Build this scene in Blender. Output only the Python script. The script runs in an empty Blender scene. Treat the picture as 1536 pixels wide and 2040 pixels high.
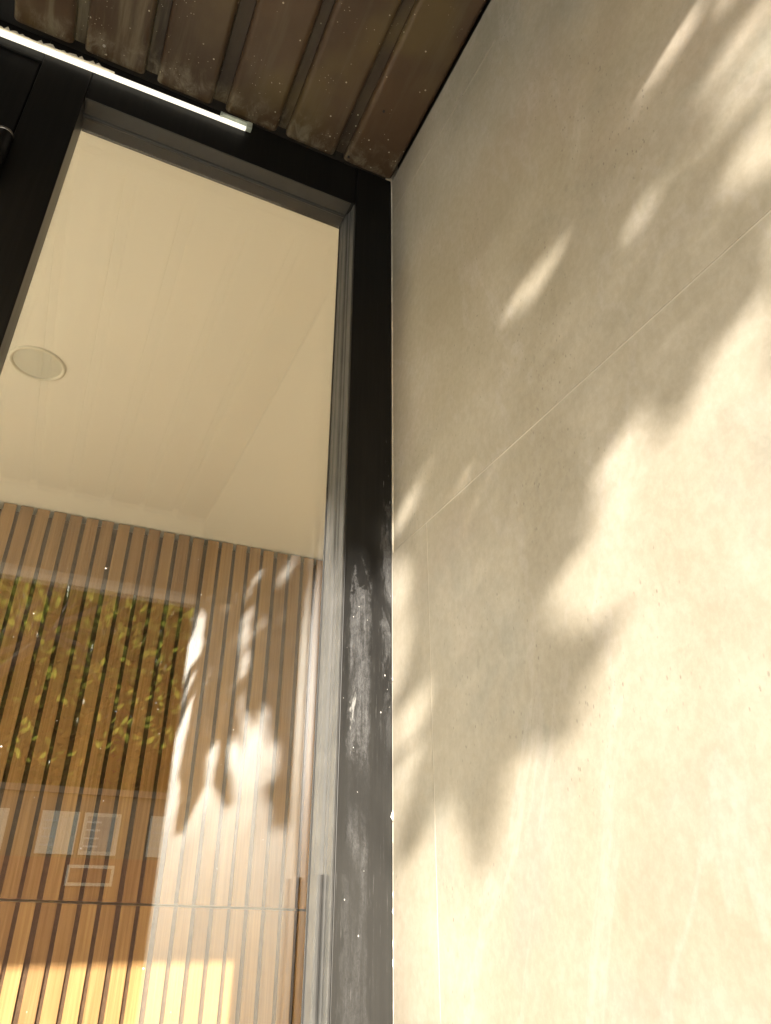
import bpy, bmesh, math, random
import numpy as np
from mathutils import Matrix, Vector
random.seed(7)
R = math.radians
SC = bpy.context.scene
COL = SC.collection
EYE = 1.5                       # camera height above the pavement

# ------------------------------------------------------------------ camera
cd = bpy.data.cameras.new('camera'); cam = bpy.data.objects.new('camera', cd); COL.objects.link(cam)
M = Matrix(((0.9038521726, -0.2098417033, -0.3728507873, -0.373166),
            (-0.4278402134, -0.4392257604, -0.7899578997, -0.768633),
            (0.0020004406, 0.8735257243, -0.4867738769, EYE),
            (0, 0, 0, 1)))
cam.matrix_world = M
cd.sensor_fit = 'VERTICAL'; cd.sensor_height = 24.0; cd.lens = 24.0 * 1460 / 2040
cd.clip_start = 0.02; cd.clip_end = 400
SC.camera = cam

# ------------------------------------------------------------------ light
KX, KZ = 0.55, 0.27            # sun travels +y, +KX x, -KZ z
sd = Vector((KX, 1.0, -KZ)).normalized()
elev = math.asin(-sd.z); az = math.atan2(-sd.x, -sd.y)
W = bpy.data.worlds.new('World'); SC.world = W; W.use_nodes = True
nt = W.node_tree; bgn = nt.nodes['Background']
sky = nt.nodes.new('ShaderNodeTexSky'); sky.sky_type = 'NISHITA'; sky.sun_disc = False
sky.sun_elevation = elev; sky.sun_rotation = az; sky.dust_density = 0.6; sky.air_density = 1.0
nt.links.new(sky.outputs[0], bgn.inputs[0]); bgn.inputs[1].default_value = 0.05
sl = bpy.data.lights.new('sun', 'SUN'); so = bpy.data.objects.new('sun', sl); COL.objects.link(so)
sl.energy = 2.0; sl.angle = R(0.5); sl.color = (1.0, 0.915, 0.80)
so.rotation_euler = sd.to_track_quat('-Z', 'Y').to_euler(); so.location = (-2, -8, 6)
SC.view_settings.view_transform = 'Standard'; SC.view_settings.look = 'None'
SC.view_settings.gamma = 1.0; SC.view_settings.exposure = 3.22
SC.view_settings.use_white_balance = True
SC.view_settings.white_balance_temperature = 6500
SC.view_settings.white_balance_tint = 10

# ------------------------------------------------------------------ helpers
def tag(o, label=None, cat=None, group=None, kind=None):
    if label: o['label'] = label
    if cat: o['category'] = cat
    if group: o['group'] = group
    if kind: o['kind'] = kind
    return o

def empty(name, loc, label, cat, group=None):
    o = bpy.data.objects.new(name, None); COL.objects.link(o); o.location = loc
    o.empty_display_size = 0.1
    return tag(o, label, cat, group)

def link_bm(name, bm, mat, parent=None, smooth=False):
    """link a bmesh given in WORLD coordinates"""
    me = bpy.data.meshes.new(name)
    bmesh.ops.recalc_face_normals(bm, faces=bm.faces[:])
    if parent is not None:
        p = parent; off = Vector((0, 0, 0))
        while p is not None: off += Vector(p.location); p = p.parent
        bmesh.ops.translate(bm, vec=-off, verts=bm.verts[:])
    bm.to_mesh(me); bm.free()
    if smooth:
        for p in me.polygons: p.use_smooth = True
    if mat is not None:
        for m in (mat if isinstance(mat, list) else [mat]): me.materials.append(m)
    o = bpy.data.objects.new(name, me); COL.objects.link(o)
    if parent is not None: o.parent = parent
    return o

def box(bm, x0, x1, y0, y1, z0, z1, bev=0, seg=2, mi=0):
    """box with z relative to eye height"""
    z0 += EYE; z1 += EYE
    r = bmesh.ops.create_cube(bm, size=1)
    vs = r['verts']
    for v in vs:
        v.co = Vector(((x0 + x1) / 2 + v.co.x * (x1 - x0), (y0 + y1) / 2 + v.co.y * (y1 - y0), (z0 + z1) / 2 + v.co.z * (z1 - z0)))
    fs = set(f for v in vs for f in v.link_faces)
    for f in fs: f.material_index = mi
    if bev:
        es = list(set(e for v in vs for e in v.link_edges))
        bmesh.ops.bevel(bm, geom=es, offset=bev, segments=seg, affect='EDGES', profile=0.5)
    return vs

def bx(name, d, mat, parent=None, bev=0, seg=2):
    bm = bmesh.new(); box(bm, *d, bev=bev, seg=seg)
    return link_bm(name, bm, mat, parent)

def prism(name, pts, axis, a0, a1, mat, parent=None, smooth=False):
    """closed outline swept along an axis. axis 'z': pts are (x,y); axis 'x': pts are (y,z)"""
    bm = bmesh.new()
    def P(p, a):
        if axis == 'z': return (p[0], p[1], a + EYE)
        if axis == 'x': return (a, p[0], p[1] + EYE)
        return (p[0], a, p[1] + EYE)
    A = [bm.verts.new(P(p, a0)) for p in pts]; B = [bm.verts.new(P(p, a1)) for p in pts]
    n = len(pts)
    bm.faces.new(A); bm.faces.new(B[::-1])
    for i in range(n): bm.faces.new((A[i], A[(i + 1) % n], B[(i + 1) % n], B[i]))
    return link_bm(name, bm, mat, parent, smooth)

def cyl(bm, c, r, h, axis='z', n=24, r2=None):
    c = Vector(c) + Vector((0, 0, EYE))
    rot = {'z': Matrix.Identity(4), 'x': Matrix.Rotation(R(90), 4, 'Y'), 'y': Matrix.Rotation(R(90), 4, 'X')}[axis]
    bmesh.ops.create_cone(bm, cap_ends=True, segments=n, radius1=r, radius2=r if r2 is None else r2, depth=h,
                          matrix=Matrix.Translation(c) @ rot)

class N:
    """small node-material writer"""
    def __init__(s, name):
        s.m = bpy.data.materials.new(name); s.m.use_nodes = True; s.t = s.m.node_tree
        s.b = s.t.nodes['Principled BSDF']; s.out = s.t.nodes['Material Output']
        s.tc = s.t.nodes.new('ShaderNodeNewGeometry').outputs['Position']
    def n(s, ty, **k):
        o = s.t.nodes.new(ty)
        for a, v in k.items(): setattr(o, a, v)
        return o
    def put(s, v, sock):
        if isinstance(v, bpy.types.NodeSocket): s.t.links.new(v, sock)
        elif isinstance(v, (tuple, list)) and len(v) == 3 and sock.type == 'RGBA': sock.default_value = (*v, 1)
        else: sock.default_value = v
    def scale(s, sc, loc=(0, 0, 0), rot=(0, 0, 0), src=None):
        o = s.n('ShaderNodeMapping'); s.put(src or s.tc, o.inputs[0]); o.inputs[3].default_value = sc
        o.inputs[1].default_value = loc; o.inputs[2].default_value = rot
        return o.outputs[0]
    def noise(s, vec, sc=5, det=6, rough=.55, dist=0, col=False):
        o = s.n('ShaderNodeTexNoise'); s.put(vec, o.inputs['Vector']); o.inputs['Scale'].default_value = sc
        o.inputs['Detail'].default_value = det; o.inputs['Roughness'].default_value = rough; o.inputs['Distortion'].default_value = dist
        return o.outputs[1 if col else 0]
    def vor(s, vec, sc, feat='F1', out='Distance', rnd=1):
        o = s.n('ShaderNodeTexVoronoi', feature=feat); s.put(vec, o.inputs['Vector']); o.inputs['Scale'].default_value = sc
        o.inputs['Randomness'].default_value = rnd
        return o.outputs[out]
    def ramp(s, f, a, b, ca=0., cb=1.):
        o = s.n('ShaderNodeMapRange', interpolation_type='SMOOTHSTEP'); s.put(f, o.inputs[0])
        o.inputs[1].default_value = a; o.inputs[2].default_value = b; o.inputs[3].default_value = ca; o.inputs[4].default_value = cb
        return o.outputs[0]
    def mix(s, f, a, b, mode='MIX'):
        o = s.n('ShaderNodeMix', data_type='RGBA', blend_type=mode); s.put(f, o.inputs[0]); s.put(a, o.inputs[6]); s.put(b, o.inputs[7])
        return o.outputs[2]
    def math(s, op, a, b=0., c=None):
        o = s.n('ShaderNodeMath', operation=op); s.put(a, o.inputs[0]); s.put(b, o.inputs[1])
        if c is not None: s.put(c, o.inputs[2])
        return o.outputs[0]
    def xyz(s, v=None):
        o = s.n('ShaderNodeSeparateXYZ'); s.put(v or s.tc, o.inputs[0]); return o.outputs
    def bump(s, h, st=.2, d=.002):
        o = s.n('ShaderNodeBump'); s.put(h, o.inputs['Height']); o.inputs['Strength'].default_value = st; o.inputs['Distance'].default_value = d
        s.t.links.new(o.outputs[0], s.b.inputs['Normal']); return o.outputs[0]
    def done(s, col=None, rough=None, metal=None, spec=None):
        if col is not None: s.put(col, s.b.inputs['Base Color'])
        if rough is not None: s.put(rough, s.b.inputs['Roughness'])
        if metal is not None: s.put(metal, s.b.inputs['Metallic'])
        if spec is not None: s.put(spec, s.b.inputs['Specular IOR Level'])
        return s.m
    def vary(s):
        """a random number per mesh object"""
        return s.n('ShaderNodeObjectInfo').outputs['Random']

def plain(name, col, rough=.6, var=.1, sc=8, metal=0, spec=None, bump=0):
    k = N(name); f = k.noise(k.tc, sc)
    c = k.mix(k.ramp(f, .3, .7), tuple(v * (1 - var) for v in col), tuple(v * (1 + var) for v in col))
    if bump: k.bump(k.noise(k.tc, sc * 20), bump, .001)
    return k.done(c, rough, metal, spec)

# ------------------------------------------------------------------ materials
def m_tile():
    k = N('porcelain stoneware')
    p = k.scale((1, 1, .8))
    big = k.noise(p, 2.4, 5, .55, .4); mid = k.noise(p, 9, 8, .65, .3); fine = k.noise(k.scale((1, 1, .8)), 120, 8, .75)
    c = k.mix(k.ramp(big, .35, .68), (.46, .41, .315), (.54, .49, .395))
    warm = k.noise(k.scale((1, 1, 1), loc=(4, 2, 7)), 3.2, 4, .6)
    c = k.mix(k.ramp(warm, .50, .70, 0, .6), c, (.49, .42, .345))
    grey = k.noise(k.scale((1, 1, 1), loc=(9, 5, 1)), 4.5, 6, .62, .5)
    c = k.mix(k.ramp(grey, .50, .68, 0, .8), c, (.415, .395, .33))
    # soft pale veins running down the tile
    vn = k.noise(k.scale((1, 1.3, .6), loc=(1.3, 0, 2.2), rot=(R(25), 0, 0)), 2.6, 7, .62, .9)
    ve = k.math('ABSOLUTE', k.math('SUBTRACT', vn, .5))
    c = k.mix(k.ramp(ve, .0, .022, .42, 0), c, (.56, .51, .44))
    c = k.mix(k.ramp(mid, .38, .66), k.mix(1., c, (.88, .87, .84), 'MULTIPLY'), c)
    c = k.mix(k.ramp(fine, .35, .68), k.mix(1., c, (.87, .86, .84), 'MULTIPLY'), c)
    # pits, gathered in clusters
    clus = k.noise(k.scale((1, 1, .7), loc=(3, 3, 3)), 5.5, 4, .6)
    pit = k.vor(k.scale((1, 1, .5), rot=(R(8), 0, 0)), 210)
    pit2 = k.noise(k.scale((1, 1, .4)), 170, 4, .6)
    pm = k.math('MULTIPLY', k.ramp(pit, .10, .24, 1, 0), k.math('MULTIPLY', k.ramp(clus, .47, .60), k.ramp(pit2, .46, .58)))
    c = k.mix(k.math('MULTIPLY', pm, .75), c, (.20, .18, .13))
    pb = k.math('MULTIPLY', k.ramp(k.noise(k.scale((1, 1, .5), loc=(5, 1, 1)), 60, 5, .65), .60, .70), k.ramp(clus, .44, .6))
    c = k.mix(k.math('MULTIPLY', pb, .5), c, (.30, .27, .20))
    h = k.math('SUBTRACT', k.math('ADD', k.math('MULTIPLY', mid, .35), k.math('MULTIPLY', fine, .18)), k.math('MULTIPLY', pm, .5))
    k.bump(h, .10, .0016)
    c = k.mix(1., c, (.575, .585, .61), 'MULTIPLY')
    return k.done(c, k.ramp(mid, .3, .7, .52, .66), 0, .35)

def m_black():
    """black painted steel, with rubbed and chalky areas and painted-in sun glare low down along the jamb"""
    k = N('black painted metal')
    x, y, z = k.xyz()
    e = k.noise(k.scale((60, 60, 14)), 1, 8, .7, .6)
    fine = k.noise(k.scale((1, 1, .45)), 620, 8, .8)
    tex = k.noise(k.scale((1, 1, .5)), 170, 8, .78, .8)
    streak = k.noise(k.scale((150, 150, 5)), 1, 5, .65)
    big = k.noise(k.scale((16, 16, 5.5), loc=(2, 1, 4)), 1, 8, .7, .8)
    torn = k.noise(k.scale((70, 70, 34), loc=(5, 1, 4), rot=(0, R(30), 0)), 1, 8, .75, .25)
    zz = k.math('ADD', z, k.math('MULTIPLY', k.math('SUBTRACT', torn, .5), .32))
    xx = k.math('ADD', x, k.math('MULTIPLY', k.math('SUBTRACT', torn, .5), .022))
    # rubbed band on the left of the face, fading out low down; a second one along the wall
    bandL = k.math('MULTIPLY', k.ramp(xx, -.0580, -.0550), k.ramp(xx, -.034, -.027, 1, 0))
    bandL = k.math('MULTIPLY', bandL, k.ramp(zz, EYE + .355, EYE + .38, 1, 0))
    fade = k.ramp(z, EYE - .04, EYE + .20, .30, 1)
    thin = k.math('MULTIPLY', k.ramp(big, .38, .54, .15, 1), k.ramp(k.noise(k.scale((190, 190, 9)), 1, 7, .7), .40, .58, .35, 1))
    bandL = k.math('MULTIPLY', bandL, k.math('MULTIPLY', fade, thin))
    bandR = k.math('MULTIPLY', k.ramp(xx, -.0175, -.0145), k.math('MULTIPLY', k.ramp(zz, EYE + .44, EYE + .48, 1, 0), k.ramp(z, EYE + .12, EYE + .28)))
    bandR = k.math('MULTIPLY', bandR, k.ramp(e, .45, .58))
    m = k.math('MAXIMUM', bandL, k.math('MULTIPLY', bandR, .8))
    onjamb = k.math('MULTIPLY', k.ramp(x, -.0665, -.0660), k.ramp(y, .003, .004, 1, 0))
    m = k.math('MULTIPLY', m, onjamb)
    grit = k.math('MULTIPLY', m, k.math('ADD', k.math('MULTIPLY', k.ramp(tex, .38, .62), .55), k.math('MULTIPLY', k.ramp(fine, .40, .62), .45)))
    c = k.mix(k.ramp(streak, .45, .62, 0, .6), (.004, .004, .004), (.008, .008, .0075))
    c = k.mix(k.math('MULTIPLY', m, .5), c, (.022, .022, .022))
    c = k.mix(k.math('MULTIPLY', grit, .85), c, (.082, .083, .085))
    # a dark flaked patch and pale smears beside it
    fl = k.math('MULTIPLY', k.math('MULTIPLY', k.ramp(z, EYE + .10, EYE + .115), k.ramp(zz, EYE + .165, EYE + .15, 0, 1)), k.math('MULTIPLY', k.ramp(xx, -.0530, -.0505), k.ramp(xx, -.036, -.031, 1, 0)))
    c = k.mix(k.math('MULTIPLY', k.math('MULTIPLY', fl, onjamb), k.ramp(fine, .35, .55, .4, .95)), c, (.006, .006, .006))
    pale = k.math('MULTIPLY', k.math('MULTIPLY', k.ramp(z, EYE + .15, EYE + .17), k.ramp(z, EYE + .25, EYE + .23)), k.math('MULTIPLY', k.ramp(xx, -.0545, -.0535), k.ramp(xx, -.0495, -.0480, 1, 0)))
    c = k.mix(k.math('MULTIPLY', k.math('MULTIPLY', pale, onjamb), k.ramp(e, .52, .62)), c, (.16, .16, .155))
    litworn = k.math('MULTIPLY', onjamb, k.ramp(k.math('ADD', z, k.math('MULTIPLY', k.math('SUBTRACT', k.noise(k.scale((40, 40, 9)), 1, 6, .7), .5), .5)), EYE + .44, EYE - .02))
    c = k.mix(litworn, c, (.016, .0155, .014), 'ADD')  # sun glare on the lower jamb painted in, along with worn paint
    # scratches
    sc = k.noise(k.scale((520, 520, 26), rot=(0, R(5), 0)), 1, 6, .75)
    lowz = k.math('MULTIPLY', onjamb, k.ramp(z, EYE + .42, EYE + .30))
    c = k.mix(k.math('MULTIPLY', k.math('MULTIPLY', k.math('MULTIPLY', k.ramp(sc, .56, .70), k.ramp(big, .42, .6, .15, 1)), lowz), .7), c, (.085, .085, .082))
    # white paint specks
    sp = k.vor(k.scale((1, 1, .6)), 170); gate = k.noise(k.tc, 38, 3)
    spk = k.math('MULTIPLY', k.ramp(sp, .09, .14, 1, 0), k.ramp(gate, .57, .60))
    c = k.mix(k.math('MULTIPLY', k.math('MULTIPLY', spk, lowz), .9), c, (.45, .44, .42))
    # smears near the wall and at the upper corner
    sm = k.noise(k.scale((120, 120, 26), rot=(0, R(-14), 0), loc=(0, 0, 7)), 1, 8, .78, .4)
    zone = k.math('MULTIPLY', k.ramp(x, -.016, -.011), k.math('MAXIMUM', k.math('MULTIPLY', k.ramp(z, EYE + 1.07, EYE + 1.075), k.ramp(z, EYE + 1.125, EYE + 1.11)),
              k.math('MULTIPLY', k.ramp(z, EYE + .43, EYE + .45), k.ramp(z, EYE + .60, EYE + .57))))
    c = k.mix(k.math('MULTIPLY', k.math('MULTIPLY', k.ramp(sm, .60, .66), zone), onjamb), c, (.40, .41, .42))
    k.bump(k.math('ADD', k.math('MULTIPLY', grit, .6), k.math('MULTIPLY', streak, .12)), .35, .0007)
    return k.done(c, k.math('ADD', k.math('MULTIPLY', m, .15), .46), 0, .2)

def m_bead():
    k = N('grey anodised aluminium')
    f = k.noise(k.tc, 30, 4)
    c = k.mix(k.ramp(f, .3, .7), (.030, .030, .028), (.036, .035, .033))
    return k.done(c, .40, .2, .35)

def m_glass(name, f0):
    """clear pane: lets light through and mirrors by the angle it is seen at (Schlick)"""
    k = N(name); t = k.t; t.nodes.remove(k.b)
    g = k.n('ShaderNodeNewGeometry'); d = k.n('ShaderNodeVectorMath', operation='DOT_PRODUCT')
    t.links.new(g.outputs['Normal'], d.inputs[0]); t.links.new(g.outputs['Incoming'], d.inputs[1])
    c = k.math('SUBTRACT', 1.0, k.math('ABSOLUTE', d.outputs['Value']))
    f = k.math('ADD', k.math('MULTIPLY', k.math('POWER', c, 5.0), 1 - f0), f0)
    tr = k.n('ShaderNodeBsdfTransparent'); tr.inputs[0].default_value = (.985, .99, .98, 1)
    gl = k.n('ShaderNodeBsdfGlossy'); gl.inputs['Roughness'].default_value = .0; gl.inputs[0].default_value = (1, 1, 1, 1)
    mx = k.n('ShaderNodeMixShader'); t.links.new(f, mx.inputs[0]); t.links.new(tr.outputs[0], mx.inputs[1]); t.links.new(gl.outputs[0], mx.inputs[2])
    t.links.new(mx.outputs[0], k.out.inputs[0])
    return k.m

def m_soffit(col=(.050, .0285, .0135), rough=.42):
    k = N('brown enamelled metal')
    x, y, z = k.xyz()
    f = k.noise(k.scale((1, 1, 1)), 6, 6, .6); st = k.noise(k.scale((50, 4, 50)), 1, 6, .65)
    c = k.mix(k.ramp(f, .3, .7), tuple(v * .8 for v in col), tuple(v * 1.18 for v in col))
    c = k.mix(k.ramp(k.noise(k.scale((1, .7, 1), loc=(3, 8, 1)), 9, 3, .5), .48, .70, 0, .7), c, (.080, .056, .020))
    c = k.mix(k.ramp(st, .5, .75, 0, .35), c, (.085, .070, .045))
    # chalky water marks near the glazing end
    end = k.ramp(k.math('ADD', y, k.math('MULTIPLY', k.math('SUBTRACT', k.noise(k.tc, 22, 6, .7), .5), .12)), -.062, -.012)
    dm = k.noise(k.scale((1, .6, 1)), 45, 8, .72, .6)
    c = k.mix(k.math('MULTIPLY', k.math('MULTIPLY', end, k.ramp(dm, .42, .66)), .75), c, (.165, .145, .10))
    lft = k.math('MULTIPLY', k.ramp(x, -.33, -.46), k.ramp(k.noise(k.scale((34, 3, 34), loc=(0, 1, 0)), 1, 5, .6), .50, .66))
    c = k.mix(k.math('MULTIPLY', lft, .55), c, (.15, .13, .08))
    # pale specks
    for s, a, g, amt in ((75, .075, .50, .8), (170, .09, .56, .65)):
        v = k.vor(k.tc, s); gate = k.noise(k.scale((1, 1, 1), loc=(s, 0, 0)), 16, 3)
        c = k.mix(k.math('MULTIPLY', k.math('MULTIPLY', k.ramp(v, a, a + .05, 1, 0), k.ramp(gate, g, g + .03)), amt), c, (.42, .39, .28))
    k.bump(k.noise(k.tc, 14, 3), .12, .004)
    return k.done(c, k.ramp(dm, .3, .7, rough - .06, rough + .12), 0, .4)

def m_wood():
    k = N('oak slat')
    rnd = k.vary()
    off = k.n('ShaderNodeCombineXYZ'); k.put(k.math('MULTIPLY', rnd, 13.), off.inputs[0]); k.put(k.math('MULTIPLY', rnd, 31.), off.inputs[2])
    add = k.n('ShaderNodeVectorMath', operation='ADD'); k.put(k.tc, add.inputs[0]); k.put(off.outputs[0], add.inputs[1])
    g = k.noise(k.scale((150, 60, 2.2), src=add.outputs[0]), 1, 5, .6, .4)
    g2 = k.noise(k.scale((34, 20, 1.1), src=add.outputs[0]), 1, 4, .6, 1.4)
    base = k.mix(rnd, (.345, .195, .080), (.47, .285, .118))
    c = k.mix(k.ramp(g2, .35, .65), k.mix(1., base, (.80, .76, .70), 'MULTIPLY'), base)
    c = k.mix(k.ramp(g, .42, .62, 0, .42), c, k.mix(1., base, (.56, .50, .42), 'MULTIPLY'))
    k.bump(g, .15, .0006)
    return k.done(c, .55, 0, .3)

def m_foliage():
    k = N('leaf green'); t = k.t
    x, y, z = k.xyz()
    f = k.noise(k.tc, 9, 3); r = k.noise(k.tc, 30, 2)
    c = k.mix(k.ramp(f, .35, .65), (.05, .085, .012), (.11, .16, .022)); c = k.mix(k.ramp(r, .45, .7, 0, .6), c, (.17, .20, .03))
    k.done(c, .5, 0, .25)
    tl = k.n('ShaderNodeBsdfTranslucent'); k.put(k.mix(.5, c, (.42, .42, .06)), tl.inputs[0])
    mx = k.n('ShaderNodeMixShader'); mx.inputs[0].default_value = .5
    t.links.new(k.b.outputs[0], mx.inputs[1]); t.links.new(tl.outputs[0], mx.inputs[2]); t.links.new(mx.outputs[0], k.out.inputs[0])
    return k.m

def m_bright():
    k = N('silver anodised aluminium')
    f = k.noise(k.tc, 30, 4)
    return k.done(k.mix(k.ramp(f, .3, .7), (.042, .042, .040), (.058, .057, .054)), .50, 0, .45)

MT = dict(silver=m_bright(),
    tile=m_tile(), black=m_black(), bead=m_bead(), pane=m_glass('window glass', .068), doorpane=m_glass('door glass', .05),
    soffit=m_soffit(), gapstrip=m_soffit((.030, .020, .012), .5), wood=m_wood(), leaf=m_foliage(),
    grout=plain('pale grout', (.325, .30, .25), .8), core=plain('dark block', (.06, .055, .05), .9),
    void=plain('dark cavity board', (.012, .012, .012), .9),
    felt=plain('brown acoustic felt', (.085, .048, .026), .95, .2, 60), render=plain('painted plaster', (.58, .54, .46), .8, .03),
    ceil=plain('cream ceiling paint', (.86, .82, .72), .75, .015, 1.2), wall=plain('cream wall paint', (.86, .82, .72), .8, .03, 2),
    floor=plain('pale stone floor', (.82, .78, .70), .5, .06, 3), trim=plain('off white plastic', (.78, .74, .62), .45, .02),
    diff=plain('frosted diffuser', (.70, .69, .60), .35, .02), chrome=plain('worn steel', (.35, .34, .32), .3, .1, 30, 1.0),
    rubber=plain('black rubber', (.012, .012, .012), .6, .1), plastic=plain('clear grey plastic', (.34, .38, .33), .35, .25, 60),
    asphalt=plain('asphalt', (.055, .053, .05), .9, .2, 30, bump=.4), paving=plain('paving stone', (.62, .58, .50), .85, .12, 5, bump=.2),
    kerb=plain('kerb stone', (.32, .31, .28), .85, .1, 6), bark=plain('bark', (.10, .075, .05), .9, .3, 25, bump=.6),
    facade=plain('ochre render', (.27, .20, .12), .85, .05), brick=plain('terracotta render', (.33, .15, .085), .85, .1, 3),
    shutter=plain('white shutter paint', (.80, .70, .50), .6, .03), dark=plain('curtained window', (.45, .40, .30), .3, .1),
    dirt=plain('dried plaster', (.62, .58, .48), .9, .15, 90, bump=.5), dust=plain('dust', (.85, .82, .72), .9, .05), white=plain('painted marking', (.8, .74, .6), .7, .05))
k = N('lit diffuser'); k.done((.8, .78, .7), .5); k.put((1.0, .92, .74), k.b.inputs['Emission Color']); k.b.inputs['Emission Strength'].default_value = .13
MT['lit'] = k.m
LIT=[
[(-0.566,0.363),(-0.539,0.352),(-0.512,0.347),(-0.489,0.323),(-0.468,0.307),(-0.452,0.304),(-0.448,0.324),(-0.436,0.345),(-0.414,0.336),(-0.394,0.327),(-0.379,0.328),(-0.381,0.294),(-0.36,0.267),(-0.318,0.253),(-0.307,0.234),(-0.323,0.209),(-0.352,0.199),(-0.394,0.201),(-0.374,0.18),(-0.351,0.166),(-0.335,0.143),(-0.32,0.128),(-0.293,0.118),(-0.246,0.122),(-0.218,0.11),(-0.208,0.079),(-0.194,0.049),(-0.176,0.027),(-0.161,0.036),(-0.146,0.057),(-0.136,0.079),(-0.119,0.093),(-0.099,0.1),(-0.093,0.014),(-0.094,-0.085),(-0.448,-0.05)],
[(-0.614,0.661),(-0.584,0.591),(-0.557,0.549),(-0.559,0.518),(-0.58,0.508),(-0.598,0.511),(-0.619,0.51),(-0.656,0.578)],
[(-0.622,0.494),(-0.6,0.501),(-0.581,0.495),(-0.562,0.477),(-0.565,0.458),(-0.58,0.449),(-0.609,0.441)],
[(-0.567,0.687),(-0.536,0.685),(-0.505,0.668),(-0.503,0.651),(-0.517,0.634),(-0.544,0.633),(-0.574,0.651),(-0.576,0.667)],
[(-0.391,0.61),(-0.365,0.631),(-0.33,0.634),(-0.287,0.607),(-0.29,0.581),(-0.314,0.565),(-0.354,0.563),(-0.384,0.579)],
[(-0.494,0.538),(-0.473,0.53),(-0.464,0.518),(-0.476,0.508),(-0.494,0.516)],
[(-0.073,0.479),(-0.044,0.476),(-0.007,0.461),(-0.007,0.435),(-0.038,0.442),(-0.072,0.465)],
[(-0.007,0.417),(-0.035,0.381),(-0.046,0.33),(-0.041,0.276),(-0.02,0.234),(-0.005,0.22)],
[(-0.078,0.225),(-0.053,0.218),(-0.015,0.207),(-0.005,0.198),(-0.005,0.164),(-0.039,0.169),(-0.064,0.185),(-0.081,0.192)],
[(-0.083,0.171),(-0.056,0.15),(-0.02,0.09),(-0.004,0.062),(-0.004,0.132),(-0.033,0.159)],
[(-0.003,0.043),(-0.053,0.059),(-0.094,0.083),(-0.094,-0.085),(-0.002,-0.095)],
[(-0.203,0.43),(-0.182,0.432),(-0.16,0.428),(-0.165,0.422),(-0.189,0.42)],
]
LITR=[
[(-1.187,0.803),(-1.216,0.761),(-1.296,0.7),(-1.306,0.552),(-1.292,0.408),(-1.265,0.248),(-1.211,0.267),(-1.163,0.386),(-1.111,0.534),(-1.082,0.665),(-1.082,0.746)],
[(-0.613,0.551),(-0.632,0.514),(-0.61,0.453),(-0.557,0.428),(-0.555,0.491)],
[(-0.581,0.414),(-0.602,0.388),(-0.576,0.357),(-0.546,0.375)],
[(-1.386,0.085),(-1.118,0.181),(-1.011,0.177),(-0.971,0.201),(-0.88,0.239),(-0.825,0.263),(-0.84,0.33),(-0.782,0.343),(-0.742,0.334),(-0.771,0.256),(-0.615,0.179),(-0.569,0.201),(-0.605,0.247),(-0.656,0.308),(-0.625,0.327),(-0.527,0.276),(-0.507,0.219),(-0.53,0.187),(-0.473,0.214),(-0.374,0.233),(-0.358,0.281),(-0.325,0.269),(-0.307,0.191),(-0.307,0.146),(-0.262,0.086),(-0.184,0.081),(-0.147,0.104),(-0.109,0.107),(-0.098,-0.116),(-1.299,-0.237)],
]

# ------------------------------------------------------------------ ground and street
def struct(name, d, mat, bev=0):
    o = bx(name, d, mat, None, bev); return tag(o, kind='structure')
G = -EYE
bm = bmesh.new(); box(bm, -90, 90, -90, 30, G - .30, G - .16); tag(link_bm('ground', bm, MT['paving']), kind='structure')
struct('road', (-60, 60, -10.5, -4.6, G - .155, G - .11), MT['asphalt'])
struct('pavement', (-60, 60, -4.42, -.0, G - .155, G), MT['paving'])
struct('opposite_pavement', (-60, 60, -14.0, -10.68, G - .155, G), MT['paving'])
tag(bx('kerb', (-60, 60, -4.6, -4.42, G - .155, G + .004), MT['kerb'], None, .01), kind='structure')
tag(bx('kerb', (-60, 60, -10.68, -10.5, G - .155, G + .004), MT['kerb'], None, .01), kind='structure')
for i in range(9):
    xx = -16 + i * 4
    if i == 0: mk = bmesh.new()
    box(mk, xx, xx + 2, -7.6, -7.48, G - .11, G - .106)
tag(link_bm('road_marking', mk, MT['white']), kind='structure')

# ------------------------------------------------------------------ the tiled wall on the right
WY = -1.29
wall = empty('tiled_wall', (0.1, -.6, 0), 'beige stone tiled wall beside the black window frame, dappled with leaf shadows', 'wall')
bx('wall_core', (.0125, .24, WY + .0125, -.0005, G + .002, 1.40), MT['core'], wall)
bx('grout_layer', (.00035, .0122, WY + .013, -.0015, G + .003, 1.149), MT['grout'], wall)
def tile(y0, y1, za0, za1, zb0, zb1, dx0=0., dx1=0.):
    """a 10 mm tile; z of its lower edge at y0,y1 and its upper edge at y0,y1; dx = lippage"""
    bm = bmesh.new(); vs = box(bm, -.0, .0098, y0, y1, 0, 1)
    for v in vs:
        far = abs(v.co.y - y1) < 1e-5; up = v.co.z > EYE + .5
        v.co.z = EYE + ((zb1 if far else zb0) if up else (za1 if far else za0))
        v.co.x += dx1 if far else dx0
    bmesh.ops.bevel(bm, geom=bm.edges[:], offset=.0006, segments=2, affect='EDGES')
    return link_bm('wall_tile', bm, MT['tile'], wall)
J = .00045
def zt(y): return 1.0622 + y * .042      # the upper joint runs slightly out of level
Zl = .4150
tile(WY, -.0015, zt(WY) + J, zt(0) + J, 1.149, 1.149)
tile(WY, -.0015, Zl + J, Zl + J, zt(WY) - J, zt(0) - J)
tile(WY, -.0925 - J, -.24 + J, -.24 + J, Zl - J, Zl - J)
tile(-.0925 + J, -.0015, -.24 + J, -.24 + J, Zl - J, Zl - J, .0, -.0014)
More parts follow.
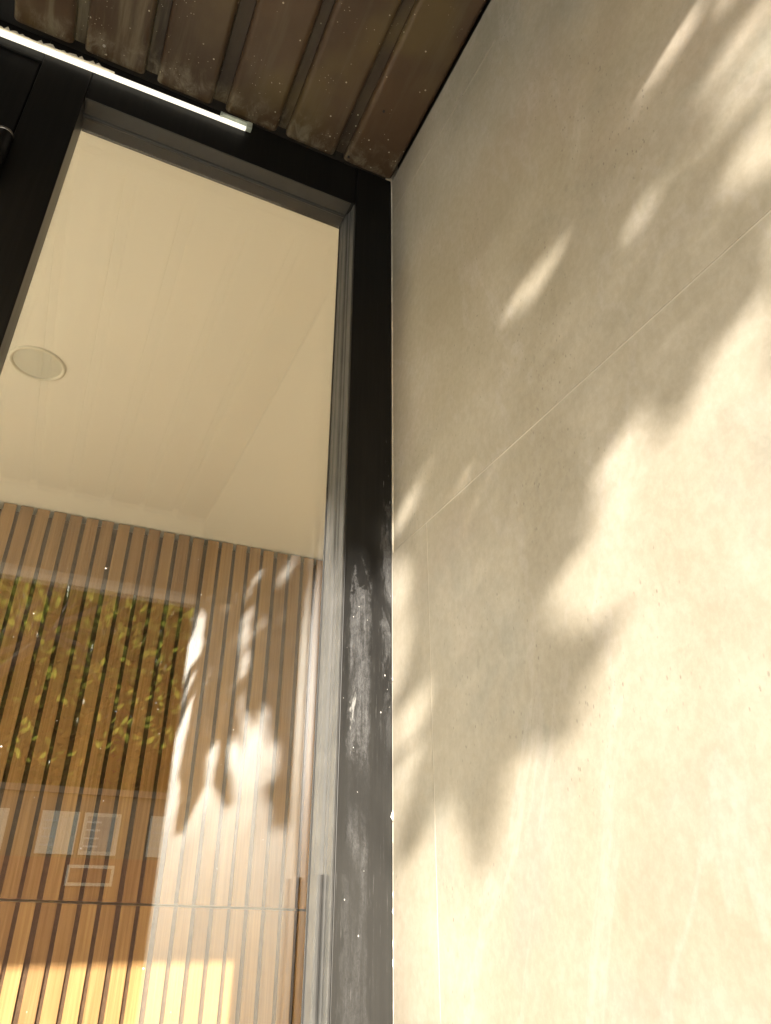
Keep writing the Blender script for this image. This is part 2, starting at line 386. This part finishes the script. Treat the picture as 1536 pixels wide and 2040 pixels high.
for (zlo, zhi) in ((-.89, -.24 - J), (G + .003, -.89 - 2 * J)):
    tile(WY, -.45, zlo, zlo, zhi, zhi); tile(-.45 + 2 * J, -.0015, zlo, zlo, zhi, zhi)
# return of the wall towards the street
bm = bmesh.new(); box(bm, .0102, .24, WY - .0005, WY + .012, G + .003, 1.149, .0008); link_bm('end_tile', bm, MT['tile'], wall)

# plaster smear where tile meets the frame
rnd = random.Random(3); bm = bmesh.new(); L = []; Rr = []
n = 330; zz = -.14; wv = 0
for i in range(n):
    z = zz + i * (1.285 / n)
    wv = .8 * wv + .2 * rnd.gauss(0, 1)
    low = 1.25 if z < .12 else .7
    w_ = (.0016 if rnd.random() < .04 and z < .25 else 0) + max(.0003, (.0008 + .0009 * wv + .0012 * rnd.random() ** 4) * low)
    L.append((bm.verts.new((-w_, -.0012, z + EYE)), bm.verts.new((-w_ * .5, -.0022, z + EYE)), bm.verts.new((.0012, -.0024, z + EYE)), bm.verts.new((.0012, .0002, z + EYE))))
for a, b in zip(L, L[1:]):
    for j in range(3): bm.faces.new((a[j], a[j + 1], b[j + 1], b[j]))
link_bm('joint_filler', bm, MT['dirt'], wall)

# ------------------------------------------------------------------ soffit of brown metal strips
soff = empty('soffit', (-.9, -.6, 1.15 + EYE), 'dark brown ribbed metal soffit with chalky water marks above the entrance', 'soffit')
bx('void_board', (-2.75, -.001, WY + .004, .10, 1.186, 1.21), MT['void'], soff)
ZS = 1.150
def strip(x0, w, y1, dz):
    # pan section: flat face, rounded shoulders going up
    r = .0085; pts = []
    for a in range(0, 7):
        t = R(90 + a * 15); pts.append((x0 + r + r * math.cos(t), ZS + dz + r - r * math.sin(t)))
    pts = [(x0 + r - r * math.sin(R(a * 15)), ZS + dz + r - r * math.cos(R(a * 15))) for a in range(7)]
    left = pts
    right = [(x0 + w - r + r * math.sin(R(a * 15)), ZS + dz + r - r * math.cos(R(a * 15))) for a in range(7)]
    outer = [(x0, ZS + dz + .016)] + left[::-1] + right + [(x0 + w, ZS + dz + .016)]
    inner = [(p[0] + (.0009 if p[0] < x0 + w / 2 else -.0009), p[1] + .0009) for p in outer]
    poly = outer + inner[::-1]
    bm = bmesh.new()
    ys = [WY + .004, y1 - .004, y1]
    rings = []
    for q, yy in enumerate(ys):
        up = .0012 if q == 2 else 0
        rings.append([bm.verts.new((p[0], yy, p[1] + up + EYE)) for p in poly])
    m = len(poly)
    for A, B in zip(rings, rings[1:]):
        for i in range(m): bm.faces.new((A[i], A[(i + 1) % m], B[(i + 1) % m], B[i]))
    for Rg in (rings[0], rings[-1]):
        h = len(outer)
        for i in range(h - 1): bm.faces.new((Rg[i], Rg[i + 1], Rg[m - 2 - i], Rg[m - 1 - i]))
    return link_bm('metal_strip', bm, MT['soffit'], soff)
starts = [-.617, -.5183, -.4108, -.3010, -.1985, -.0935]
widths = [.082, .0880, .0870, .0860, .0865, .0915]
yend = [-.0045, -.0035, -.001, -.001, -.0015, -.002]
for i, x0 in enumerate(starts):
    s = strip(x0, widths[i], yend[i], random.uniform(-.0006, .0006))
for i in range(5):
    a = starts[i] + widths[i]; b = starts[i + 1]
    prism('recess_strip', [(a - .004, ZS + .0155), (a + .001, ZS + .012), (b - .001, ZS + .012), (b + .004, ZS + .0155), (b + .004, ZS + .0165), (a - .004, ZS + .0165)], 'y', WY + .005, -.006, MT['gapstrip'], soff)
x0 = -.617
for i in range(19):                                   # the run goes on past one missing strip
    xa = -.76 - .103 * i
    strip(xa, .084, -.003, random.uniform(-.0006, .0006))
    if i < 18: bx('recess_strip', (xa - .022, xa + .003, WY + .005, -.006, ZS + .0160, ZS + .0170), MT['gapstrip'], soff)
for (px, py) in ((-.606, -.043), (-.088, -.012), (-.068, -.112), (-.492, -.024), (-.298, -.40)):
    bm = bmesh.new(); cyl(bm, (px, py, ZS - .0002), .0022, .0016, n=14)
    link_bm('screw', bm, MT['rubber'] if px in (-.088, -.068) else MT['chrome'], soff)

# ------------------------------------------------------------------ drop beam closing the porch towards the street
beam = bx('fascia_beam', (-2.8, .24, WY - .09, WY - .002, .885, 1.42), MT['render'], None, .004)
tag(beam, 'painted drop beam along the street edge of the soffit, mirrored in the window', 'beam')
# ------------------------------------------------------------------ fixed window beside the door
win = empty('side_window', (-.28, 0, G + EYE), 'tall narrow fixed window in a black metal frame with grey beads beside the tiled wall', 'window')
XL, XR, ZH, ZB = -.4985, -.0665, 1.0535, -1.38
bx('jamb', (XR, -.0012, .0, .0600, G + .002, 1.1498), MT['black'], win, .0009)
bx('mullion', (-.5640, XL, .0, .0600, G + .002, 1.1498), MT['black'], win, .0009)
bx('head', (XL + .0006, XR - .0006, .0012, .0600, ZH, 1.1488), MT['black'], win, .0009)
bx('sill', (XL + .0006, XR - .0006, .0004, .0600, G + .002, ZB), MT['black'], win, .0009)
# beads: stepped and rounded sections (drawn for the right side, x measured inwards from the jamb)
prof = [(0, .0016), (.0022, .0010), (.0030, .0030), (.0030, .0150), (.0042, .0170), (.0046, .0215), (.0064, .0235),
        (.0072, .0265), (.0074, .0330), (.0078, .0360), (.0084, .0375), (.0084, .0526), (0, .0526)]
prism('glazing_bead', [(XR - p[0], p[1]) for p in prof], 'z', ZB + .0005, ZH - .0005, MT['silver'], win)
profL = [(p[0] * .08, p[1]) for p in prof]
prism('glazing_bead', [(XL + p[0], p[1]) for p in profL], 'z', ZB + .0005, ZH - .0005, MT['bead'], win)
proft = [(0, .0016), (.0014, .0012), (.0018, .003), (.0018, .0260), (.0042, .0275), (.0050, .0300), (.0036, .0325), (.0030, .0526), (0, .0526)]
prism('glazing_bead', [(p[1], ZH - p[0]) for p in proft], 'x', XL + .0010, XR - .0086, MT['bead'], win)
prism('glazing_bead', [(p[1], ZB + p[0]) for p in proft], 'x', XL + .0010, XR - .0086, MT['bead'], win)
# the clip-on cover over the lower part of the right bead
cov = [(XR - .0155 + .0050 * math.cos(R(a)), .0290 - .0065 + .0075 * math.sin(R(a))) for a in range(180, 361, 20)]
cov = [(XR - .0034, .0300), (XR - .0112, .0300), (XR - .0114, .0225), (XR - .0110, .0195), (XR - .0104, .0180), (XR - .0080, .0180), (XR - .0056, .0192), (XR - .0040, .0220)]
prism('bead_cover', cov, 'z', ZB + .001, .041, MT['silver'], win)
bx('gasket', (XR - .0096, XR - .0085, .0490, .0524, ZB + .01, ZH - .006), MT['rubber'], win)
pane = bx('glass_pane', (XL + .0010, XR - .0010, .0530, .0570, ZB + .002, ZH - .002), MT['pane'], win)
pane2 = bx('glass_pane', (XL - .03, XR + .03, .0712, .0752, ZB - .03, ZH + .03), MT['pane'], win)
rd = random.Random(11); bm = bmesh.new()
for i in range(70):                                                   # dust specks on the outside of the pane
    dx, dz = rd.uniform(XL + .02, XR - .03), rd.uniform(-.15, .95); r = .0003 + .0006 * rd.random() ** 5
    if dz > .42 and rd.random() < .7: continue
    bmesh.ops.create_icosphere(bm, subdivisions=1, radius=r, matrix=Matrix.Translation((dx, .0528, dz + EYE)))
tag(link_bm('dust', bm, MT['dust'], pane), kind='stuff')

# ------------------------------------------------------------------ strip light above the head
lt = empty('strip_light', (-.8, -.004, 1.113 + EYE), 'thin white strip of light running over the black window head', 'light')
sl_ = .0385
def sloped(name, x0, x1, y0, y1, z0, z1, mat, par, jag=0, taper=0.):
    bm = bmesh.new(); nseg = (16 if taper else 1) if not jag else int((x1 - x0) / .004)
    rj = random.Random(5); prev = None
    for i in range(nseg + 1):
        x = x0 + (x1 - x0) * i / nseg; s = (x + .625) * sl_ if x > -.9 else -.275 * sl_
        j = 0
        if jag:
            j = jag * (rj.random() ** 3) * (1.6 if x < -.45 else .6)
        tp = taper * max(0., min(1., (x + .65) / .38))
        q = [bm.verts.new((x, yy, zz + s + EYE)) for yy, zz in ((y0, z0), (y0, z1 + j - tp), (y1, z1 + j - tp), (y1, z0))]
        if prev:
            for a in range(4): bm.faces.new((prev[a], prev[(a + 1) % 4], q[(a + 1) % 4], q[a]))
        else: bm.faces.new(q)
        prev = q
    bm.faces.new(prev[::-1])
    return link_bm(name, bm, mat, par)
sloped('diffuser', -1.6, -.2650, -.0055, -.0002, 1.1086, 1.1172, MT['lit'], lt, taper=.0032)
sloped('plaster_crust', -.85, -.47, -.0075, -.0004, 1.1173, 1.1184, MT['dirt'], lt, jag=.005)
sloped('holder', -.305, -.258, -.0085, -.0004, 1.1189, 1.1225, MT['plastic'], lt)
bx('end_cap', (-.2648, -.2560, -.0095, -.0004, 1.1225, 1.1372), MT['plastic'], lt, .001)
bx('end_cap', (-.3080, -.3052, -.0095, -.0004, 1.1250, 1.1345), MT['plastic'], lt, .0008)

# ------------------------------------------------------------------ door leaf on the left
door = empty('entrance_door', (-1.31, 0, G + EYE), 'black metal entrance door at the left edge with a barrel hinge', 'door')
prism('stile', [(-.5655, .006), (-.5675, .0035), (-.800, .0035), (-.800, .06), (-.5655, .06)], 'z', G + .01, 1.0905, MT['black'], door)
bx('stile', (-2.05, -1.95, .0035, .06, G + .01, 1.0905), MT['black'], door, .001)
bx('top_rail', (-1.9495, -.8005, .0045, .06, 1.01, 1.0895), MT['black'], door, .001)
bx('bottom_rail', (-1.9495, -.8005, .0045, .06, G + .011, G + .11), MT['black'], door, .001)
bx('door_glass', (-1.9490, -.8010, .028, .034, G + .1105, 1.0095), MT['doorpane'], door)
bm = bmesh.new(); cyl(bm, (-.5715, -.0090, .860), .0108, .085, n=28); hb = link_bm('hinge', bm, MT['black'], door, True)
bm = bmesh.new(); cyl(bm, (-.5715, -.0090, .9045), .0111, .0040, n=28); cyl(bm, (-.5715, -.0090, .9085), .0080, .0040, n=28, r2=.004); link_bm('hinge_cap', bm, MT['chrome'], hb, True)
bm = bmesh.new(); cyl(bm, (-.5715, -.0090, .8160), .0097, .0030, n=28); link_bm('hinge_cap', bm, MT['chrome'], hb, True)
bm = bmesh.new(); box(bm, -.5710, -.5655, -.0008, .0033, .815, .905, .0008); link_bm('hinge_leaf', bm, MT['black'], hb)
bm = bmesh.new(); box(bm, -1.985, -1.96, -.050, -.030, -.65, -.15, .006); box(bm, -1.98, -1.965, -.0305, .004, -.62, -.60); box(bm, -1.98, -1.965, -.0305, .004, -.20, -.18)
link_bm('pull_handle', bm, MT['chrome'], door)
dfr = empty('door_frame', (-1.31, .05, G + EYE), 'black metal frame round the entrance door, left of the narrow window', 'door frame')
bx('head', (-2.11, -.5645, .0010, .10, 1.0925, 1.1485), MT['black'], dfr, .0009)
bx('jamb', (-2.13, -2.053, .0, .10, G + .002, 1.0915), MT['black'], dfr, .0009)
shop = empty('added_shop_window', (-5.2, .05, G + EYE), 'unseen black framed shop window added far left to let sun into the room', 'window')  # added out of view so more sun reaches the room
for xx in (-3.36, -5.1, -6.9): bx('post', (xx, xx + .075, .0, .10, G + .002, 1.46), MT['black'], shop, .0009)
bx('head', (-6.82, -3.364, .0012, .10, 1.40, 1.459), MT['black'], shop)
bx('sill', (-6.82, -3.364, .0012, .10, G + .002, G + .12), MT['black'], shop)
for xa, xb in ((-5.0245, -3.3605), (-6.8245, -5.1005)): bx('glass_pane', (xa, xb, .055, .061, G + .121, 1.399), MT['doorpane'], shop)

# ------------------------------------------------------------------ room behind the glass
ZC = 1.600; YB = 2.47
struct('room_floor', (-7.1, 1.7, .101, 2.9, G - .05, G + .004), MT['floor'])
struct('room_ceiling', (-7.1, 1.7, .101, 2.9, ZC, ZC + .1), MT['ceil'])
struct('room_wall', (-7.1, 1.7, YB + .12, YB + .22, G + .004, ZC - .002), MT['wall'])
struct('room_side_wall', (1.5, 1.6, .101, YB + .118, G + .004, ZC - .002), MT['wall'])
struct('room_left_wall', (-7.1, -7.0, .101, YB + .118, G + .004, ZC - .002), MT['wall'])
struct('facade_wall', (.001, 1.7, .0005, .10, G + .002, 1.2100), MT['render'])
struct('facade_header', (-3.283, 1.7, .0012, .0995, 1.2105, 3.6), MT['render'])
struct('facade_header', (-7.1, -3.2835, .0012, .0995, 1.4605, 3.6), MT['render'])
struct('facade_wall', (-3.2835, -2.131, .0008, .10, G + .002, 1.2100), MT['render'])  # unseen pale wall left of the door, added to bounce sun onto the tiles
struct('roof_slab', (-7.15, 1.75, .1, 2.95, ZC + .1005, ZC + .28), MT['render'])
struct('canopy_slab', (-2.8, .24, WY - .09, -.0005, 1.4205, 1.60), MT['render'])

# slatted oak wall: y runs from 2.458 at x=-.69 to 2.409 at x=.75
def yw(x): return 2.4345 - .034 * (x - .03)
slw = empty('slatted_wall', (0, 2.45, G + EYE), 'vertical oak slat cladding on the back wall seen through the window', 'wall cladding')
def sl_box(bm, xa, xb, d0, d1, za, zb):
    """za,zb functions of x; d = distance in front of the cladding plane"""
    vs = []
    for x in (xa, xb):
        for d in (d0, d1):
            for f in (za, zb): vs.append(bm.verts.new((x, yw(x) - d, f(x) + EYE)))
    for q in ((0, 1, 3, 2), (4, 6, 7, 5), (0, 4, 5, 1), (2, 3, 7, 6), (0, 2, 6, 4), (1, 5, 7, 3)): bm.faces.new([vs[i] for i in q])
zs = lambda x: .0530 - .0225 * x
bm = bmesh.new()
sl_box(bm, -1.66, 1.32, -.022, -.013, lambda x: zs(x) + .004, lambda x: ZC - .034)
sl_box(bm, -1.66, 1.32, -.022, -.013, lambda x: G + .006, lambda x: zs(x) - .004)
link_bm('felt_backing', bm, MT['felt'], slw)
P_ = .0686; X0 = -.6946
rs = random.Random(21)
for i in range(-14, 27):
    xa = X0 + i * P_ + rs.uniform(-.0013, .0013); w_ = .0515 + rs.uniform(-.001, .001)
    tz = rs.uniform(-.003, .003)
    for part in (0, 1):
        bm = bmesh.new()
        if part: sl_box(bm, xa, xa + w_, -.0128, 0, lambda x: zs(x) + .0035, lambda x: ZC - .007 + tz)
        else: sl_box(bm, xa + .001, xa + w_ + .001, -.0128, 0, lambda x: G + .006, lambda x: zs(x) - .0045)
        bmesh.ops.bevel(bm, geom=bm.edges[:], offset=.0012, segments=2, affect='EDGES')
        link_bm('slat', bm, MT['wood'], slw)

# downlight
dl = empty('downlight', (-.611, 1.414, ZC + EYE), 'round recessed downlight, switched off, in the cream ceiling', 'light')
def lathe(bm, prof, c, n=48):
    rings = []
    for r, z in prof:
        rings.append([bm.verts.new((c[0] + r * math.cos(2 * math.pi * i / n), c[1] + r * math.sin(2 * math.pi * i / n), z + EYE)) for i in range(n)] if r > 0 else [bm.verts.new((c[0], c[1], z + EYE))])
    for A, B in zip(rings, rings[1:]):
        for i in range(n):
            if len(A) == 1: bm.faces.new((A[0], B[i], B[(i + 1) % n]))
            elif len(B) == 1: bm.faces.new((A[i], A[(i + 1) % n], B[0]))
            else: bm.faces.new((A[i], A[(i + 1) % n], B[(i + 1) % n], B[i]))
DC = (-.6110, 1.4140)
bm = bmesh.new(); lathe(bm, [(.088, ZC - .0005), (.0872, ZC - .004), (.082, ZC - .0068), (.0765, ZC - .005), (.0745, ZC + .004)], DC); link_bm('trim_ring', bm, MT['trim'], dl, True)
bm = bmesh.new(); lathe(bm, [(.0744, ZC - .0005), (.066, ZC - .0012), (.048, ZC - .0024), (.025, ZC - .0032), (0, ZC - .0035)], DC); link_bm('diffuser', bm, MT['diff'], dl, True)

# ------------------------------------------------------------------ building across the street (seen mirrored in the pane)
YO = -14.0; bd = empty('opposite_building', (3, YO - 3, G + EYE), 'low pale building across the street with white shuttered windows over a terracotta band', 'building')
bx('wall', (-3.2, 12, YO - 6, YO, G + .001, 1.95), MT['facade'], bd)
bx('roof', (-3.4, 12.2, YO - 6.2, YO + .12, 1.9505, 2.06), MT['facade'], bd)
bx('lower_band', (-3.19, 11.99, YO + .0005, YO + .05, G + .002, .93), MT['brick'], bd)
for i in range(8):
    xa = -2.9 + i * .92 + (.22 if i % 2 else 0)
    wf = bx('window', (xa, xa + .62, YO + .0005, YO + .04, .98, 1.66), MT['shutter'], bd)
    bx('pane', (xa + .06, xa + .56, YO + .0402, YO + .046, 1.04, 1.60), MT['dark'] if i % 3 == 1 else MT['shutter'], wf)
    for j in range(4):
        bx('shutter_rail', (xa + .05, xa + .30, YO + .0465, YO + .06, 1.10 + j * .13, 1.13 + j * .13), MT['white'], wf)
sg = bx('sign_board', (.65, 1.42, YO + .0505, YO + .09, .50, .82), MT['shutter'], bd)
bx('panel', (.70, 1.37, YO + .0902, YO + .10, .55, .77), MT['brick'], sg)

# ------------------------------------------------------------------ street tree
def inpoly(px, py, poly):
    c = np.zeros(px.shape, bool); n = len(poly); j = n - 1
    for i in range(n):
        xi, yi = poly[i]; xj, yj = poly[j]
        m = ((yi > py) != (yj > py)) & (px < (xj - xi) * (py - yi) / (yj - yi + 1e-12) + xi); c ^= m; j = i
    return c
# sun flecks on the wall as (y, z) outlines; a leaf is not grown where its shadow would cover one
NY, NV = 190, 240; Y0, Y1, V0, V1 = WY, .17, -.62, .56
gy, gv = np.meshgrid(np.linspace(Y0, Y1, NY), np.linspace(V0, V1, NV), indexing='ij')
gz = gv - KZ * gy
lit = np.zeros(gy.shape, bool)
for pl in LIT: lit |= inpoly(gy, gz, pl)
near = gy > (-.44 - (gz - (-.05)) * .31)             # the near part of the wall
litr = np.zeros(gy.shape, bool)
for pl in LITR: litr |= inpoly(gy, gz, pl)
lit = np.where(near, lit, litr | (gz < .02) | lit)
lit |= gv < -.12
lit |= (gy < -1.13) & (gz < .74) & (gy < -1.13 - .10 * np.sin(gz * 21))
lit |= (gy > .0) & (gv < .38 + .03 * np.sin(gy * 90))
cov = np.zeros(gy.shape, float)

def leafpts(c, u, v, L, Wd):
    """outline of a leaf: base, sides, tip, slightly folded"""
    n = u.cross(v)
    pr = [(0, 0), (.18, .62), (.42, 1), (.68, .78), (.88, .35), (1, 0)]
    mid = [c + u * (L * (t - .5)) + n * (-.12 * L * (t - .5) ** 2 * 4) for t, w in pr]
    lf = [m + v * (Wd * .5 * w) + n * (.10 * Wd * w) for m, (t, w) in zip(mid, pr)]
    rt = [m - v * (Wd * .5 * w) + n * (.10 * Wd * w) for m, (t, w) in zip(mid, pr)]
    return mid, lf, rt
def project(P):
    """shadow position on the wall plane: (y, v)"""
    yh = P[:, 1] + (0 - P[:, 0]) / KX
    return yh, P[:, 2] - EYE + KZ * P[:, 1]
rt_ = random.Random(99)
bmL = bmesh.new(); twig_ends = []
def try_leaf(c, need=0., thr=.03, size=1.):
    L = rt_.uniform(.038, .062) * size; Wd = L * rt_.uniform(.40, .55)
    u = Vector((rt_.gauss(0, 1), rt_.gauss(0, 1), rt_.gauss(-.5, .7))).normalized()
    v = u.cross(Vector((rt_.gauss(0, .6), rt_.gauss(0, .6), 1))).normalized()
    mid, lf, rt = leafpts(c, u, v, L, Wd)
    out = np.array([tuple(p) for p in lf + rt[::-1]]); yh, vv = project(out)
    fy = (yh - Y0) / (Y1 - Y0) * (NY - 1); fv = (vv - V0) / (V1 - V0) * (NV - 1)
    a0, a1 = max(0, int(fy.min())), min(NY, int(fy.max()) + 2); b0, b1 = max(0, int(fv.min())), min(NV, int(fv.max()) + 2)
    inside = None
    if a0 < a1 and b0 < b1:
        ga, gb = np.meshgrid(np.arange(a0, a1), np.arange(b0, b1), indexing='ij')
        inside = inpoly(ga, gb, list(zip(fy, fv)))
    if inside is not None and inside.any():
        if lit[a0:a1, b0:b1][inside].mean() > thr: return False
        if need and (cov[a0:a1, b0:b1][inside] < 1).mean() < need: return False
    elif need: return False
    # leave the light path to the slatted wall open
    tt = 2.43 - out[:, 1]; xp = out[:, 0] + KX * tt; zp = out[:, 2] - EYE - KZ * tt
    if ((xp < .98) & (zp < .0)).any(): return False
    if inside is not None: cov[a0:a1, b0:b1][inside] += 1
    vs = {}
    M_ = [bmL.verts.new(p) for p in mid]; A = [bmL.verts.new(p) for p in lf[1:-1]]; B = [bmL.verts.new(p) for p in rt[1:-1]]
    bmL.faces.new((M_[0], M_[1], A[0])); bmL.faces.new((M_[0], B[0], M_[1]))
    for i in range(3):
        bmL.faces.new((M_[i + 1], M_[i + 2], A[i + 1], A[i])); bmL.faces.new((M_[i + 2], M_[i + 1], B[i], B[i + 1]))
    bmL.faces.new((M_[4], M_[5], A[3])); bmL.faces.new((M_[5], M_[4], B[3]))
    return True
# 1. the low outer sprays that shade the wall
nl = 0
shade = ~lit
for it in range(26000):
    if it % 500 == 0:
        rem = np.argwhere(shade & (cov < 1))
        if len(rem) < .015 * shade.sum(): break
    a, b = rem[rt_.randrange(len(rem))]
    yy = gy[a, b]; vv = gv[a, b]
    dep = -rt_.uniform(2.3, 3.2)
    x = KX * (dep - yy); z = vv - KZ * dep
    if try_leaf(Vector((x, dep, z + EYE)), .10, .04, .5 + .5 * (it % 3 > 0)): nl += 1
print('spray leaves', nl, 'uncovered', (shade & (cov < 1)).mean())
# 2. the rest of the crown, in clumps
clumps = []
for i in range(80):
    c = Vector((rt_.uniform(-2.4, 1.3), rt_.uniform(-4.4, -2.3), rt_.uniform(.80, 2.7) + EYE))
    if ((c.x + .6) / 1.8) ** 2 + ((c.y + 3.25) / 1.1) ** 2 + ((c.z - EYE - 1.7) / 1.1) ** 2 < 1: clumps.append(c)
for i in range(9): clumps.append(Vector((rt_.uniform(-.75, .35), rt_.uniform(-3.4, -2.4), rt_.uniform(.80, 1.45) + EYE)))
n2 = 0
for c in clumps:
    for i in range(40):
        p = c + Vector((rt_.gauss(0, .17), rt_.gauss(0, .17), rt_.gauss(0, .12)))
        if p.z - EYE < .74: continue
        n2 += try_leaf(p)
print('crown leaves', n2, 'clumps', len(clumps))
tree = empty('street_tree', (-1.0, -3.75, G + EYE), 'small leafy street tree standing in front of the entrance, mirrored in the window', 'tree')
def tube(bm, pts, radii, n=8):
    rings = []
    for i, (p, r) in enumerate(zip(pts, radii)):
        d = (pts[min(i + 1, len(pts) - 1)] - pts[max(i - 1, 0)]).normalized()
        a = d.orthogonal().normalized(); b = d.cross(a)
        if rings:
            a = (a0 - d * a0.dot(d)).normalized(); b = d.cross(a)
        a0 = a
        rings.append([bm.verts.new(p + (a * math.cos(2 * math.pi * k / n) + b * math.sin(2 * math.pi * k / n)) * r) for k in range(n)])
    for A, B in zip(rings, rings[1:]):
        for i in range(n): bm.faces.new((A[i], A[(i + 1) % n], B[(i + 1) % n], B[i]))
    bm.faces.new(rings[0][::-1]); bm.faces.new(rings[-1])
bm = bmesh.new(); base = Vector((-1.0, -3.75, G + EYE)); fork = Vector((-.97, -3.65, .75 + EYE))
tube(bm, [base, base.lerp(fork, .08), base.lerp(fork, .5) + Vector((-.03, 0, 0)), fork, Vector((-.8, -3.5, 1.6 + EYE)), Vector((-.7, -3.4, 2.6 + EYE))], [.13, .085, .075, .068, .04, .012], 12)
link_bm('trunk', bm, MT['bark'], tree, True)
rt2 = random.Random(4)
for q in (Vector((-1.9, -3.1, 1.35 + EYE)), Vector((-1.45, -2.8, 1.15 + EYE)), Vector((-.2, -3.0, 1.2 + EYE)), Vector((.6, -3.3, 1.9 + EYE)), Vector((-1.4, -4.1, 2.2 + EYE)), Vector((.1, -2.7, 1.75 + EYE))):
    bm = bmesh.new(); m1 = fork.lerp(q, .4) + Vector((0, 0, .28)); m2 = fork.lerp(q, .75) + Vector((0, 0, .22))
    tube(bm, [fork, m1, m2, q], [.034, .020, .011, .004], 8)
    for c in clumps:
        if (c - m2).length < .7:
            s = m1.lerp(m2, .6) if rt2.random() < .5 else m2
            tube(bm, [s, s.lerp(c, .5) + Vector((0, 0, .04)), c], [.006, .004, .0015], 5)
    link_bm('branch', bm, MT['bark'], tree, True)
link_bm('crown', bmL, MT['leaf'], tree)

# ------------------------------------------------------------------ big trees beyond the opposite building
rf = random.Random(8)
t1 = empty('broadleaf_tree', (2.2, -24, G + EYE), 'tall dark tree behind the left half of the low building opposite', 'tree', 'tall trees beyond the street')
bm = bmesh.new()
lobes = [(Vector((rf.uniform(-2.9, 2.9), rf.uniform(-2, 2), rf.uniform(2.6, 12.5))), rf.uniform(1.2, 1.9)) for i in range(60)]
for c, r in lobes:
    for j in range(230):
        d = Vector((rf.gauss(0, 1), rf.gauss(0, 1), rf.gauss(0, 1))).normalized() * r * rf.uniform(.55, 1.05)
        p = c + d; s = rf.uniform(.13, .27)
        u = Vector((rf.gauss(0, 1), rf.gauss(0, 1), rf.gauss(0, .7))).normalized(); v = u.orthogonal().normalized()
        q = [p - u * s, p + v * s * .5, p + u * s, p - v * s * .5]
        bm.faces.new([bm.verts.new(k_ + Vector((2.2, -24, G + EYE))) for k_ in q])
link_bm('crown', bm, MT['leaf'], t1)
bm = bmesh.new(); b0_ = Vector((2.2, -24, G + EYE))
tube(bm, [b0_, b0_ + Vector((.05, 0, 1)), b0_ + Vector((-.1, 0, 5)), b0_ + Vector((.1, .1, 11))], [.38, .27, .2, .05], 10)
link_bm('trunk', bm, MT['bark'], t1, True)
for (x, y, sc_, rz, lab) in ((4.5, -30, 1.0, 3.0, 'rear tall tree filling the gap behind the left half of the low building'), (-.6, -30.5, 1.02, .4, 'rear tall tree filling the gap behind the left end of the low building'), (-2.4, -25.5, 1.0, 1.2, 'tall dark tree rising past the left end of the low building opposite'), (6.7, -25, 1.05, 2.1, 'tall dark tree behind the middle of the low building opposite'), (11.2, -24, .98, 4.0, 'tall dark tree behind the far right end of the low building opposite')):
    c_ = t1.copy(); COL.objects.link(c_); c_.location = (x, y, G + EYE); c_.scale = (sc_,) * 3; c_.rotation_euler = (0, 0, rz); c_['label'] = lab
    for ch in list(t1.children):
        d_ = ch.copy(); COL.objects.link(d_); d_.parent = c_
